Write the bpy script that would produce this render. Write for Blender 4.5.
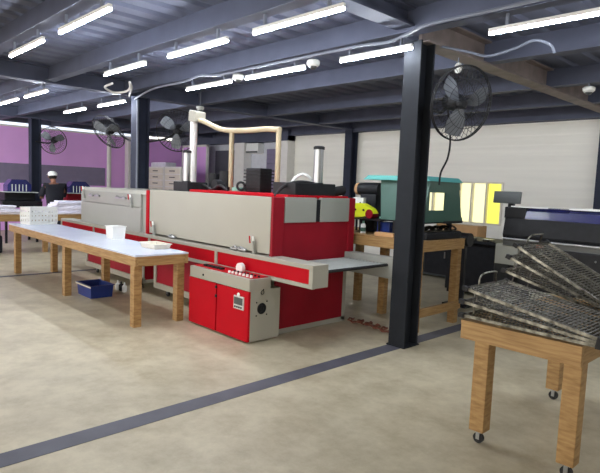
import bpy, bmesh, math, random
from mathutils import Vector, Matrix, Euler
random.seed(7)
for o in list(bpy.data.objects):
    bpy.data.objects.remove(o)
S = bpy.context.scene
COL = S.collection
PI = math.pi

# ------------------------------------------------------------------ camera
cam_d = bpy.data.cameras.new('camera')
cam = bpy.data.objects.new('camera', cam_d)
COL.objects.link(cam)
S.camera = cam
F, PITCH, ROLL, YAW = 540.0, 0.0927, 0.0404, 0.8055
cam_d.sensor_fit = 'HORIZONTAL'
cam_d.sensor_width = 36.0
cam_d.lens = F / 600 * 36.0
cam_d.clip_start = 0.05
cam_d.clip_end = 200
fw = Vector((0, math.cos(PITCH), -math.sin(PITCH)))
rt = Vector((1, 0, 0))
up = rt.cross(fw)
c_, s_ = math.cos(ROLL), math.sin(ROLL)
rt, up = rt * c_ + up * s_, up * c_ - rt * s_
AX = Vector((math.cos(YAW), -math.sin(YAW), 0))
AY = Vector((math.sin(YAW), math.cos(YAW), 0))
AZ = Vector((0, 0, 1))
wv = lambda v: Vector((AX.dot(v), AY.dot(v), AZ.dot(v)))
rt, up, fw = wv(rt), wv(up), wv(fw)
M = Matrix((rt, up, -fw)).transposed().to_4x4()
M.translation = Vector((0, 0, 1.65))
cam.matrix_world = M

# ------------------------------------------------------------------ world, lights, exposure
world = bpy.data.worlds.new('overcast_daylight')
S.world = world
world.use_nodes = True
bg = world.node_tree.nodes['Background']
bg.inputs[0].default_value = (1.0, 0.95, 0.88, 1)
bg.inputs[1].default_value = 1.9
TUBE_STRENGTH = 74.0
S.view_settings.view_transform = 'Standard'
S.view_settings.look = 'None'
S.view_settings.gamma = 1.0
S.view_settings.use_curve_mapping = False
S.view_settings.exposure = 1.0


# ------------------------------------------------------------------ materials
def lin(c):
    return tuple(((v / 255) / 12.92 if v / 255 <= 0.04045 else ((v / 255 + 0.055) / 1.055) ** 2.4) for v in c) + (1,)


def mat(name, rgb, rough=0.5, metal=0.0, var=0.06, scale=6.0, stretch=(1, 1, 1), bump=0.0, spec=0.5, rgb2=None, detail=4):
    m = bpy.data.materials.new(name)
    m.use_nodes = True
    nt = m.node_tree
    b = nt.nodes['Principled BSDF']
    b.inputs['Roughness'].default_value = rough
    b.inputs['Metallic'].default_value = metal
    b.inputs['Specular IOR Level'].default_value = spec
    tc = nt.nodes.new('ShaderNodeTexCoord')
    mp = nt.nodes.new('ShaderNodeMapping')
    mp.inputs['Scale'].default_value = stretch
    n = nt.nodes.new('ShaderNodeTexNoise')
    n.inputs['Scale'].default_value = scale
    n.inputs['Detail'].default_value = detail
    r = nt.nodes.new('ShaderNodeValToRGB')
    a = lin(rgb)
    lo = lin(rgb2) if rgb2 else tuple(v * (1 - var) for v in a[:3]) + (1,)
    hi = a if rgb2 else tuple(min(1, v * (1 + var)) for v in a[:3]) + (1,)
    r.color_ramp.elements[0].position = 0.32
    r.color_ramp.elements[1].position = 0.68
    r.color_ramp.elements[0].color = lo
    r.color_ramp.elements[1].color = hi
    L = nt.links.new
    L(tc.outputs['Object'], mp.inputs[0])
    L(mp.outputs[0], n.inputs['Vector'])
    L(n.outputs[0], r.inputs[0])
    L(r.outputs[0], b.inputs['Base Color'])
    if bump:
        bp = nt.nodes.new('ShaderNodeBump')
        bp.inputs['Strength'].default_value = bump
        bp.inputs['Distance'].default_value = 0.01
        L(n.outputs[0], bp.inputs['Height'])
        L(bp.outputs[0], b.inputs['Normal'])
    return m


def emis(name, rgb, strength):
    m = bpy.data.materials.new(name)
    m.use_nodes = True
    b = m.node_tree.nodes['Principled BSDF']
    b.inputs['Base Color'].default_value = lin(rgb)
    b.inputs['Emission Color'].default_value = lin(rgb)
    b.inputs['Emission Strength'].default_value = strength
    return m


def concrete():
    m = mat('worn_concrete', (197, 187, 160), 0.42, var=0.1, scale=0.7, detail=8, spec=0.4)
    nt = m.node_tree
    b = nt.nodes['Principled BSDF']
    ramp = [n for n in nt.nodes if n.type == 'VALTORGB'][0]
    tc = [n for n in nt.nodes if n.type == 'TEX_COORD'][0]
    n2 = nt.nodes.new('ShaderNodeTexNoise')
    n2.inputs['Scale'].default_value = 3.2
    n2.inputs['Detail'].default_value = 10
    n2.inputs['Roughness'].default_value = 0.7
    r2 = nt.nodes.new('ShaderNodeValToRGB')
    r2.color_ramp.elements[0].position = 0.35
    r2.color_ramp.elements[0].color = (0.70, 0.67, 0.62, 1)
    r2.color_ramp.elements[1].position = 0.62
    r2.color_ramp.elements[1].color = (1, 1, 1, 1)
    mx = nt.nodes.new('ShaderNodeMix')
    mx.data_type = 'RGBA'
    mx.blend_type = 'MULTIPLY'
    mx.inputs[0].default_value = 1.0
    L = nt.links.new
    L(tc.outputs['Object'], n2.inputs['Vector'])
    L(n2.outputs[0], r2.inputs[0])
    L(ramp.outputs[0], mx.inputs[6])
    L(r2.outputs[0], mx.inputs[7])
    L(mx.outputs[2], b.inputs['Base Color'])
    mr = nt.nodes.new('ShaderNodeMapRange')
    mr.inputs[3].default_value = 0.3
    mr.inputs[4].default_value = 0.55
    L(n2.outputs[0], mr.inputs[0])
    L(mr.outputs[0], b.inputs['Roughness'])
    return m


MT = {
    'floor': concrete(),
    'stripe': mat('dark_floor_paint', (82, 82, 92), 0.55, var=0.15, scale=5),
    'deck': mat('grey_metal_deck', (106, 111, 131), 0.7, spec=0.2, var=0.05, scale=1.5),
    'steel': mat('navy_painted_steel', (84, 89, 108), 0.6, spec=0.3, var=0.1, scale=3),
    'navycol': mat('navy_column_paint', (48, 53, 68), 0.65, spec=0.2, var=0.1, scale=3),
    'primer': mat('rusty_primer_steel', (128, 116, 112), 0.6, var=0.2, scale=5),
    'black': mat('black_painted_steel', (36, 39, 44), 0.65, spec=0.15, var=0.12, scale=4),
    'siding': mat('pale_grey_siding', (246, 244, 234), 0.5, var=0.04, scale=1.2, stretch=(0.3, 1, 6)),
    'pink': mat('pink_lilac_paint', (240, 184, 252), 0.6, var=0.05, scale=1),
    'band': mat('grey_violet_band', (132, 124, 150), 0.6),
    'wallgrey': mat('bluish_plaster', (205, 208, 216), 0.7),
    'darkdoor': mat('dark_grey_door', (88, 88, 98), 0.6),
    'white': mat('white_paint', (232, 230, 226), 0.5, var=0.03),
    'plastic': mat('white_plastic', (238, 240, 236), 0.4, var=0.03, scale=3),
    'tray': mat('cream_plastic', (226, 220, 204), 0.45, var=0.04),
    'wood': mat('pine_wood', (172, 138, 88), 0.6, scale=5, stretch=(2, 2, 9), rgb2=(138, 104, 60), bump=0.1),
    'woodx': mat('pine_board', (176, 142, 92), 0.6, scale=5, stretch=(1, 8, 14), rgb2=(144, 110, 66), bump=0.1),
    'woody': mat('pine_end_board', (172, 138, 88), 0.6, scale=5, stretch=(8, 1, 14), rgb2=(138, 104, 60), bump=0.1),
    'laminate': mat('bluish_white_laminate', (206, 214, 230), 0.25, var=0.03, scale=2),
    'beige': mat('beige_enamel', (162, 159, 146), 0.5, var=0.02, scale=2),
    'grey': mat('grey_green_enamel', (154, 156, 148), 0.4, var=0.03, scale=2),
    'red': mat('red_enamel', (178, 8, 26), 0.55, spec=0.1, var=0.06, scale=3),
    'darkred': mat('dark_and_shaded_red', (142, 12, 32), 0.55, spec=0.25, var=0.08, scale=3),  # dark red; on the dryer end it is the red enamel with shade painted in
    'iron': mat('black_iron', (29, 30, 33), 0.5, spec=0.25, var=0.2, scale=12),
    'rubber': mat('black_rubber', (30, 30, 32), 0.8),
    'chrome': mat('polished_steel', (176, 178, 180), 0.3, 1.0, var=0.05),
    'galv': mat('galvanised_wire', (150, 148, 138), 0.28, 1.0, rgb2=(70, 68, 62), scale=30),
    'mesh': mat('dull_wire', (112, 108, 97), 0.36, 0.9, rgb2=(56, 53, 46), scale=22),
    'pipe': mat('grey_conduit', (112, 118, 132), 0.4, var=0.05),
    'belt': mat('dark_mesh_belt', (176, 176, 170), 0.4, 0.0, rgb2=(104, 104, 102), scale=18),
    'cream': mat('cream_duct', (176, 162, 132), 0.6, var=0.07, scale=5),
    'teal': mat('teal_enamel', (96, 180, 176), 0.4, var=0.03),
    'green': mat('dark_green_enamel', (56, 90, 78), 0.45, var=0.05),
    'yellow': mat('yellow_plastic', (226, 232, 40), 0.4, var=0.04),
    'blue': mat('blue_plastic', (28, 52, 122), 0.4, var=0.06),
    'navy': mat('navy_plastic', (38, 41, 96), 0.22, var=0.06),
    'cyan': mat('pale_green_plastic', (140, 196, 176), 0.5),
    'card': mat('brown_cardboard', (192, 150, 104), 0.8, var=0.06),
    'screen': mat('dark_screen', (70, 74, 74), 0.3),
    'fabric': mat('white_cotton', (226, 224, 236), 0.9, var=0.08, scale=10, bump=0.5),
    'shirt': mat('black_cotton', (26, 27, 36), 0.9, var=0.15, scale=12),
    'trousers': mat('dark_denim', (38, 42, 60), 0.9),
    'skin': mat('skin', (150, 104, 82), 0.6),
    'hair': mat('dark_hair', (26, 22, 20), 0.7),
    'orange': mat('orange_cord', (118, 70, 54), 0.6, var=0.2, scale=20),
    'handlepink': mat('pale_knob', (235, 205, 205), 0.4),
    'label': mat('pale_label', (200, 205, 200), 0.5),
    'blade': mat('grey_fan_blade', (104, 108, 114), 0.4, 0.4),
    'tube': emis('led_diffuser', (240, 246, 255), TUBE_STRENGTH),
    'daylight': emis('daylit_frosted_pane', (226, 234, 246), 0.6),
    'pane': emis('daylit_cream_pane', (248, 243, 190), 0.47),
    'paneyellow': emis('daylit_yellow_pane', (236, 232, 96), 0.45),
}


# ------------------------------------------------------------------ mesh helpers
class MB:
    def __init__(self):
        self.bm = bmesh.new()

    def box(self, x0, x1, y0, y1, z0, z1, bev=0.0):
        return self.obox(((x0 + x1) / 2, (y0 + y1) / 2, (z0 + z1) / 2), (abs(x1 - x0), abs(y1 - y0), abs(z1 - z0)), None, bev)

    def obox(self, c, size, rot=None, bev=0.0):
        m = Matrix.Translation(Vector(c))
        if rot is not None:
            m = m @ (rot.to_matrix().to_4x4() if isinstance(rot, Euler) else rot.to_4x4())
        m = m @ Matrix.Diagonal((size[0], size[1], size[2], 1))
        r = bmesh.ops.create_cube(self.bm, size=1.0, matrix=m)
        if bev:
            es = list({e for v in r['verts'] for e in v.link_edges})
            bmesh.ops.bevel(self.bm, geom=es, offset=bev, segments=2, affect='EDGES', profile=0.6)
        return self

    def cyl(self, p0, p1, r0, r1=None, seg=14):
        r1 = r0 if r1 is None else r1
        p0, p1 = Vector(p0), Vector(p1)
        d = p1 - p0
        q = d.to_track_quat('Z', 'Y').to_matrix().to_4x4()
        bmesh.ops.create_cone(self.bm, cap_ends=True, segments=seg, radius1=r0, radius2=r1, depth=d.length,
                              matrix=Matrix.Translation((p0 + p1) / 2) @ q)
        return self

    def tube(self, pts, r, seg=8, closed=False):
        pts = [Vector(p) for p in pts]
        n = len(pts)
        rings = []
        ref = None
        for i, p in enumerate(pts):
            a = pts[(i - 1) % n] if (closed or i > 0) else p
            b = pts[(i + 1) % n] if (closed or i < n - 1) else p
            t = (b - a).normalized()
            if ref is None:
                ref = t.orthogonal().normalized()
            ref = (ref - t * ref.dot(t))
            ref = ref.normalized() if ref.length > 1e-6 else t.orthogonal().normalized()
            v = t.cross(ref)
            rr = r[i] if isinstance(r, (list, tuple)) else r
            rings.append([self.bm.verts.new(p + (ref * math.cos(2 * PI * k / seg) + v * math.sin(2 * PI * k / seg)) * rr) for k in range(seg)])
        for i in range(n if closed else n - 1):
            A, B = rings[i], rings[(i + 1) % n]
            for k in range(seg):
                try:
                    self.bm.faces.new((A[k], A[(k + 1) % seg], B[(k + 1) % seg], B[k]))
                except ValueError:
                    pass
        if not closed:
            self.bm.faces.new(rings[0][::-1])
            self.bm.faces.new(rings[-1])
        return self

    def ring(self, c, R, r, n=(0, 0, 1), seg=32, s=6):
        n = Vector(n).normalized()
        u = n.orthogonal().normalized()
        v = n.cross(u)
        c = Vector(c)
        return self.tube([c + (u * math.cos(2 * PI * k / seg) + v * math.sin(2 * PI * k / seg)) * R for k in range(seg)], r, s, True)

    def sphere(self, c, r, sc=(1, 1, 1), seg=14, rot=None):
        m = Matrix.Translation(Vector(c))
        if rot is not None:
            m = m @ rot.to_matrix().to_4x4()
        bmesh.ops.create_uvsphere(self.bm, u_segments=seg, v_segments=max(6, seg // 2 + 2), radius=r,
                                  matrix=m @ Matrix.Diagonal((sc[0], sc[1], sc[2], 1)))
        return self

    def prism(self, prof, axis, a0, a1):
        """profile (u,v) swept along axis: x -> (a,u,v), y -> (u,a,v), z -> (u,v,a)"""
        f = {'x': lambda a, u, v: (a, u, v), 'y': lambda a, u, v: (u, a, v), 'z': lambda a, u, v: (u, v, a)}[axis]
        A = [self.bm.verts.new(f(a0, u, v)) for u, v in prof]
        B = [self.bm.verts.new(f(a1, u, v)) for u, v in prof]
        n = len(prof)
        for i in range(n):
            self.bm.faces.new((A[i], A[(i + 1) % n], B[(i + 1) % n], B[i]))
        self.bm.faces.new(A[::-1])
        self.bm.faces.new(B)
        return self

    def lathe(self, prof, c=(0, 0, 0), seg=20):
        c = Vector(c)
        rings = [[self.bm.verts.new(c + Vector((r * math.cos(2 * PI * k / seg), r * math.sin(2 * PI * k / seg), z))) for k in range(seg)] for r, z in prof]
        for A, B in zip(rings, rings[1:]):
            for k in range(seg):
                self.bm.faces.new((A[k], A[(k + 1) % seg], B[(k + 1) % seg], B[k]))
        self.bm.faces.new(rings[0][::-1])
        self.bm.faces.new(rings[-1])
        return self

    def build(self, name, m, parent=None, smooth=False):
        bmesh.ops.recalc_face_normals(self.bm, faces=self.bm.faces)
        off = Vector((0, 0, 0))
        p = parent
        while p is not None:
            off += p.location
            p = p.parent
        if parent is None:
            lo = [min(v.co[i] for v in self.bm.verts) for i in range(3)]
            hi = [max(v.co[i] for v in self.bm.verts) for i in range(3)]
            off = Vector(((lo[0] + hi[0]) / 2, (lo[1] + hi[1]) / 2, lo[2]))
        bmesh.ops.translate(self.bm, verts=self.bm.verts, vec=-off)
        me = bpy.data.meshes.new(name)
        self.bm.to_mesh(me)
        self.bm.free()
        me.materials.append(MT[m] if isinstance(m, str) else m)
        if smooth:
            for f in me.polygons:
                f.use_smooth = True
            try:
                me.set_sharp_from_angle(angle=math.radians(40))
            except Exception:
                pass
        o = bpy.data.objects.new(name, me)
        COL.objects.link(o)
        if parent is not None:
            o.parent = parent
        else:
            o.location = off
        return o


def tag(o, label, cat, group=None):
    o['label'] = label
    o['category'] = cat
    if group:
        o['group'] = group
    return o


def thing(name, label, cat, loc=(0, 0, 0), group=None):
    o = bpy.data.objects.new(name, None)
    o.empty_display_size = 0.1
    COL.objects.link(o)
    o.location = loc
    return tag(o, label, cat, group)


def struct(name, mb, m, smooth=False):
    o = mb.build(name, m, None, smooth)
    o['kind'] = 'structure'
    return o


def dup(root, label, group=None):
    r = root.copy()
    COL.objects.link(r)
    r['label'] = label
    if group:
        r['group'] = group
    for ch in list(root.children):
        c = ch.copy()
        COL.objects.link(c)
        c.parent = r
        for g in list(ch.children):
            d = g.copy()
            COL.objects.link(d)
            d.parent = c
    return r


def bez(pts, n=8):
    """Catmull-Rom through the points"""
    P = [Vector(p) for p in pts]
    P = [P[0] * 2 - P[1]] + P + [P[-1] * 2 - P[-2]]
    out = []
    for i in range(1, len(P) - 2):
        for k in range(n):
            t = k / n
            a, b, c, d = P[i - 1], P[i], P[i + 1], P[i + 2]
            out.append(0.5 * ((2 * b) + (c - a) * t + (2 * a - 5 * b + 4 * c - d) * t * t + (3 * b - a - 3 * c + d) * t ** 3))
    out.append(P[-2])
    return out


# ------------------------------------------------------------------ the setting
XL, XR, YB, YF = -17.6, 3.6, 10.9, -3.2
H = 3.42
struct('floor', MB().box(XL - 0.3, XR + 0.3, YF - 3, YB + 0.3, -0.1, 0), 'floor')
# corrugated roof deck, ribs along y
prof = []
x = XL - 0.2
while x < XR + 0.2:
    prof += [(x, H), (x + 0.16, H), (x + 0.19, H + 0.035), (x + 0.29, H + 0.035)]
    x += 0.32
prof += [(x, H), (x, H + 0.12), (XL - 0.2, H + 0.12)]
struct('ceiling', MB().prism(prof, 'y', YF - 0.2, YB + 0.3), 'deck')
# back wall of pale lapped siding
prof = []
z = 0.0
while z < 3.1:
    z1 = min(z + 0.19, 3.1)
    prof += [(YB - 0.018, z), (YB, z1)]
    z = z1
prof += [(YB + 0.12, 3.1), (YB + 0.12, 0)]
wx0, wx1, wz0, wz1 = -7.60, -5.28, 1.02, 1.87
bk = MB()
bk.prism(prof, 'x', -11.75, wx0)
bk.prism(prof, 'x', wx1, XR)
lowp = [(YB - 0.018, 0), (YB - 0.018, wz0), (YB + 0.12, wz0), (YB + 0.12, 0)]
bk.prism(lowp, 'x', wx0, wx1)
top = [(YB - 0.018, wz1)]
z = 1.9
while z < 3.1:
    z1 = min(z + 0.19, 3.1)
    top += [(YB - 0.018, z), (YB, z1)]
    z = z1
bk.prism(top + [(YB + 0.12, 3.1), (YB + 0.12, wz1)], 'x', wx0, wx1)
struct('wall_back', bk, 'siding')
struct('wall_back_plaster', MB().box(XL, -11.75, YB, YB + 0.12, 0, 3.42), 'wallgrey')
struct('wall_left', MB().box(XL - 0.12, XL, YF, YB + 0.12, 0, 3.08), 'pink')
struct('wall_right', MB().box(XR, XR + 0.12, YF, YB + 0.12, 0, H), 'siding')
struct('trim_1', MB().box(XL, XL + 0.02, 0.5, 7.78, 1.40, 1.99), 'band')
# front wall with wide open bays towards the daylight
fwall = MB()
fwall.box(XL, XR, YF - 0.12, YF, 2.95, H)
for xx in (-17.5, -12.4, -6.3, -0.2, 3.5):
    fwall.box(xx - 0.15, xx + 0.15, YF - 0.12, YF, 0, 2.95)
struct('wall_front', fwall, 'siding')
# bright clerestory strip on top of the left wall
w = struct('window_1', MB().box(XL - 0.1, XL - 0.06, YF, 9.2, 3.1, 3.2), 'daylight')
struct('trim_2', MB().box(XL - 0.06, XL + 0.03, YF, YB, 3.06, 3.11), 'white')
struct('trim_3', MB().box(XL - 0.12, XL + 0.05, YF, YB, 3.2, H), 'steel')
# window with a row of backlit panes
w = struct('window_2', MB().box(wx0, wx1, YB + 0.05, YB + 0.07, wz0, wz1), 'pane')
MB().box(-5.60, wx1, YB + 0.035, YB + 0.05, wz0, wz1).build('yellow_pane', 'paneyellow', w)
fr = MB()
for xx in (wx0, -7.27, -6.94, -6.61, -6.28, -5.97, -5.63, wx1):
    fr.box(xx - 0.02, xx + 0.02, YB - 0.04, YB + 0.08, wz0, wz1)
fr.box(wx0 - 0.02, wx1 + 0.02, YB - 0.04, YB + 0.08, wz0 - 0.03, wz0)
fr.box(wx0 - 0.02, wx1 + 0.02, YB - 0.04, YB + 0.08, wz1, wz1 + 0.03)
fr.build('window_frame', 'tray', w)
# dark doorway, louvred door and white posts at the far end of the back wall
struct('door_1', MB().box(-15.7, -14.25, YB - 0.03, YB, 0, 2.75), 'darkdoor')
dl = MB().box(-12.95, -12.2, YB - 0.03, YB, 0, 2.75)
for k in range(18):
    dl.obox((-12.575, YB - 0.05, 0.2 + k * 0.14), (0.64, 0.05, 0.012), Euler((0.6, 0, 0)))
struct('door_2', dl, 'band')
struct('trim_4', MB().box(-14.25, -13.75, YB - 0.3, YB, 0, 3.1), 'white')
struct('trim_5', MB().box(-12.1, -11.7, YB - 0.3, YB, 0, 3.1), 'white')
struct('trim_7', MB().box(-11.75, XR, YB - 0.02, YB + 0.12, 3.1, H), 'steel')
struct('trim_6', MB().box(XL, -11.7, YB - 0.32, YB, 2.95, 3.25), 'steel')
# steel roof frame: girders over the column lines, joists between
for k, gx in enumerate((-15.5, -9.4, -3.3)):
    for ya, yb in ((YF, 4.76), (4.76, YB)):
        g = MB()
        lo = 3.24 if (gx > -5 and ya < 0) else 3.15
        g.box(gx - 0.11, gx + 0.11, ya, yb, lo, lo + 0.02)
        g.box(gx - 0.02, gx + 0.02, ya, yb, lo + 0.02, 3.40)
        g.box(gx - 0.11, gx + 0.11, ya, yb, 3.40, H)
        struct('roof_girder', g, 'primer' if (gx > -5 and ya > 0) else 'steel')
for jy, jz in ((-0.6, 3.18), (0.4, 3.2), (1.2, 3.18), (2.0, 3.18), (3.2, 3.18), (4.5, 3.18), (6.05, 3.17), (7.85, 3.17), (9.5, 3.17), (10.72, 3.1)):
    g = MB()
    g.box(XL, XR, jy - 0.075, jy + 0.075, jz, jz + 0.015)
    g.box(XL, XR, jy - 0.008, jy + 0.008, jz + 0.015, H)
    struct('roof_joist', g, 'steel')
struct('floor_stripe', MB().box(-3.40, -3.23, YF, YB - 0.1, 0, 0.003), 'stripe')
struct('floor_stripe', MB().box(-9.58, -9.48, YF, YB - 0.1, 0, 0.003), 'stripe')


# ------------------------------------------------------------------ steel columns
def column(x0, y0, label, w=0.235, d=0.25, h=3.15, m='black'):
    t = thing('steel_column', label, 'column', (x0 + w / 2, y0 + d / 2, 0), 'dark steel columns')
    b = MB()
    b.box(x0, x0 + w, y0, y0 + 0.022, 0.012, h)
    b.box(x0, x0 + w, y0 + d - 0.022, y0 + d, 0.012, h)
    b.box(x0 + w / 2 - 0.012, x0 + w / 2 + 0.012, y0 + 0.022, y0 + d - 0.022, 0.012, h)
    b.build('shaft', m, t)
    MB().box(x0 - 0.015, x0 + w + 0.015, y0 - 0.015, y0 + d + 0.015, 0.003, 0.014).build('base_plate', m, t)
    return t


column(-3.40, 4.64, 'nearest dark steel H column, standing on the floor stripe beside the red dryer', w=0.2)
column(-9.52, 4.70, 'dark steel column rising behind the far half of the dryer', m='navycol')
column(-15.62, 4.80, 'dark steel column in front of the pink wall beside the person', m='navycol')
column(-9.52, 10.62, 'dark steel column against the pale back wall behind the silver cylinder', m='navycol')
column(-3.42, 10.62, 'dark steel column at the right edge of the view, against the back wall', m='navycol')


# ------------------------------------------------------------------ LED tube lights
def tube_light(label):
    t = thing('tube_light', label, 'ceiling light', (0, 0, 0), 'ceiling tube lights')
    MB().box(-0.56, 0.56, -0.017, 0.017, 0.018, 0.05).build('housing', 'white', t)
    MB().cyl((-0.555, 0, 0.008), (0.555, 0, 0.008), 0.015, seg=12).build('diffuser', 'tube', t, True)
    for xx in (-0.4, 0.4):
        MB().box(xx - 0.012, xx + 0.012, -0.012, 0.012, 0.05, 0.155).build('hanger', 'pipe', t)
    return t


rows = [
    (2.0, 3.03, ((-6.58, 'ceiling tube light at the upper left, left one of the nearest row'),
                 (-5.0, 'long ceiling tube light at the top left, right one of the nearest row'))),
    (3.2, 3.03, ((-11.55, 'far left tube light, leftmost of the middle row over the tables'),
                 (-10.02, 'small tube light right of the leftmost one in the middle row'),
                 (-6.69, 'middle row tube light above the left end of the dryer'),
                 (-5.03, 'middle row tube light above the grey dryer section'),
                 (-3.50, 'middle row tube light at the top centre of the view'))),
    (4.5, 3.03, ((-11.68, 'small tube light at far left, left of the dark column with conduit'),
                 (-9.93, 'small tube light just left of the dark column with conduit'),
                 (-6.73, 'back row tube light right of the dark column with conduit'),
                 (-5.28, 'back row tube light between the two small ceiling cameras'),
                 (-3.68, 'back row tube light ending behind the nearest dark column'),
                 (-1.85, 'long tube light at the upper right, right of the nearest dark column'))),
]
rows.append((3.2, 3.03, ((-13.1, 'added tube light of the middle row over the far sorting table, just off the left edge'),  # unseen tubes from here on, added to brighten the pink wall
                         (-14.7, 'added tube light of the middle row nearest the pink wall, off the left edge'))))
rows.append((1.2, 3.03, ((-13.1, 'added tube light of the nearest row by the pink wall, farther off the left edge'),
                         (-15.2, 'added tube light of the nearest row closest to the pink wall, off the left edge'))))
rows.append((-0.6, 3.03, ((-14.0, 'added unseen tube light at the open front left of the view, farther from the pink wall'),
                          (-16.2, 'added unseen tube light at the open front left of the view, close to the pink wall'))))
rows.append((6.05, 3.02, ((-0.2, 'added tube light over the wide printer, off the right edge'),  # unseen tubes added on the right to brighten the back wall
                          (1.5, 'added tube light right of the wide printer, off the right edge'))))
rows.append((7.85, 3.02, ((-0.6, 'added tube light before the right end of the pale back wall, off the right edge'),
                          (1.1, 'added tube light nearest the right back corner, off the right edge'))))
t0 = tube_light('x')
first = True
for ry, rz, items in rows:
    for xx, lab in items:
        t = t0 if first else dup(t0, lab)
        first = False
        t['label'] = lab
        t.location = (xx, ry, rz)
        if xx == -3.68:
            t.scale = (0.84, 1, 1)

# ------------------------------------------------------------------ wooden tables
def wood_table(name, label, x0, x1, y0, y1, h, ah, legs, topm, topname='tabletop', lw=0.095, stretch=None, lz=0.0):
    t = thing(name, label, 'table', ((x0 + x1) / 2, (y0 + y1) / 2, 0))
    MB().box(x0, x1, y0, y1, h - 0.018, h).build(topname, topm, t)
    th = 0.04
    MB().box(x0, x1, y0 + 0.004, y0 + th, h - 0.018 - ah, h - 0.018, 0.004).build('apron', 'woodx', t)
    MB().box(x0, x1, y1 - th, y1 - 0.004, h - 0.018 - ah, h - 0.018, 0.004).build('apron', 'woodx', t)
    MB().box(x0 + 0.004, x0 + th, y0 + th, y1 - th, h - 0.018 - ah, h - 0.018, 0.004).build('end_apron', 'woody', t)
    MB().box(x1 - th, x1 - 0.004, y0 + th, y1 - th, h - 0.018 - ah, h - 0.018, 0.004).build('end_apron', 'woody', t)
    out = []
    for lx, ly in legs:
        out.append(MB().box(lx - lw / 2, lx + lw / 2, ly - lw / 2, ly + lw / 2, lz, h - 0.02, 0.006).build('leg', 'wood', t))
    return t, out


wood_table('work_table', 'long white topped wooden work table in front of the red dryer', -10.08, -5.48, 2.77, 3.45, 0.82, 0.11,
           [(-5.56, 2.825), (-7.60, 2.825), (-9.78, 2.825), (-5.545, 3.36), (-7.55, 3.36), (-9.62, 3.36)], 'laminate')

# table beside the big column, carrying the green hooded press
tb, tl = wood_table('press_table', 'wooden table behind the nearest column carrying the green hooded machine', -5.35, -3.45, 5.2, 6.2, 1.08, 0.11,
                    [(-3.52, 5.28), (-3.52, 6.13), (-5.1, 5.28), (-5.1, 6.13), (-4.35, 5.75)], 'woodx')
MB().box(-3.50, -3.455, 5.3, 6.2, 0.18, 0.28, 0.005).build('stretcher', 'woody', tb)

# right-hand table on casters
rtb, rl = wood_table('rack_table', 'low wooden table on casters at right under the wire trays', -1.77, -1.02, 3.20, 4.68, 0.82, 0.105,
                     [(-1.635, 3.292), (-1.075, 3.292), (-1.62, 4.5), (-1.11, 4.58)], 'woodx', lw=0.1, lz=0.09)


def caster(x, y, r, parent, z0=0.0, htop=0.09):
    b = MB()
    b.cyl((x, y - 0.012, z0 + r), (x, y + 0.012, z0 + r), r, seg=16)
    w_ = b.build('caster', 'rubber', parent, True)
    f = MB()
    f.box(x - 0.012, x + 0.012, y - 0.02, y - 0.015, z0 + r * 0.8, z0 + htop - 0.01)
    f.box(x - 0.012, x + 0.012, y + 0.015, y + 0.02, z0 + r * 0.8, z0 + htop - 0.01)
    f.box(x - 0.025, x + 0.025, y - 0.025, y + 0.025, z0 + htop - 0.012, z0 + htop)
    f.build('fork', 'chrome', w_)
    return w_


for lx, ly in ((-1.635, 3.292), (-1.075, 3.292), (-1.62, 4.5), (-1.11, 4.58)):
    caster(lx, ly, 0.035, rtb)

# table far left
wood_table('sorting_table', 'wooden table at far left in front of the pink wall with folded textiles', -13.0, -12.2, 2.2, 5.9, 0.82, 0.12,
           [(-12.28, 2.3), (-12.28, 4.1), (-12.28, 5.8), (-12.9, 2.3), (-12.9, 5.8)], 'woody')

# ------------------------------------------------------------------ conveyor dryer
D = thing('conveyor_dryer', 'long red and beige industrial conveyor dryer in the middle of the workshop', 'machine', (-6.9, 4.4, 0))
# main hood
hood = MB().box(-7.03, -4.40, 3.80, 5.08, 0.90, 1.50).build('hood', 'darkred', D)
MB().box(-7.03, -4.385, 3.765, 3.80, 0.905, 1.52, 0.006).build('side_panel', 'beige', hood)
MB().box(-7.03, -4.42, 3.80, 5.08, 1.50, 1.515).build('lid_sheet', 'beige', hood)
MB().box(-6.4, -4.40, 4.02, 5.02, 1.515, 1.55, 0.006).build('top_cover', 'red', hood)
# end of the hood, its red coloured darker to carry the shade
e = MB().box(-4.40, -4.37, 3.80, 5.10, 0.80, 1.25).build('end_panel', 'darkred', D)
e['label'] = 'plain red end sheet in a shaded tone'
for (a, b) in ((3.945, 4.43), (4.50, 5.0)):
    p = MB().box(-4.40, -4.355, a, b, 1.245, 1.525, 0.006).build('end_panel', 'grey', D)
    p['label'] = 'grey upper end sheet'
MB().box(-4.40, -4.352, 3.77, 3.935, 0.88, 1.525, 0.012).build('corner_post', 'darkred', D)
MB().box(-4.40, -4.352, 5.0, 5.11, 0.80, 1.53, 0.012).build('corner_post', 'darkred', D)
MB().box(-4.40, -4.365, 4.43, 4.50, 1.25, 1.5).build('divider', 'iron', D)
# second hood and the red joint between the two
h2 = MB().box(-9.47, -7.13, 3.80, 5.05, 0.87, 1.46).build('second_hood', 'grey', D)
h2['label'] = 'grey hood section of the dryer'
MB().box(-9.47, -7.30, 3.765, 3.80, 0.875, 1.24, 0.006).build('side_panel', 'grey', h2)
MB().box(-9.47, -7.30, 3.765, 3.80, 1.246, 1.44, 0.006).build('side_panel', 'grey', h2)
MB().prism([(3.765, 1.44), (3.80, 1.49), (5.05, 1.49), (5.05, 1.44)], 'x', -9.49, -7.13).build('lid_sheet', 'beige', h2)
MB().box(-7.12, -7.04, 3.755, 5.06, 0.88, 1.51, 0.008).build('joint_frame', 'red', D)
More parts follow.
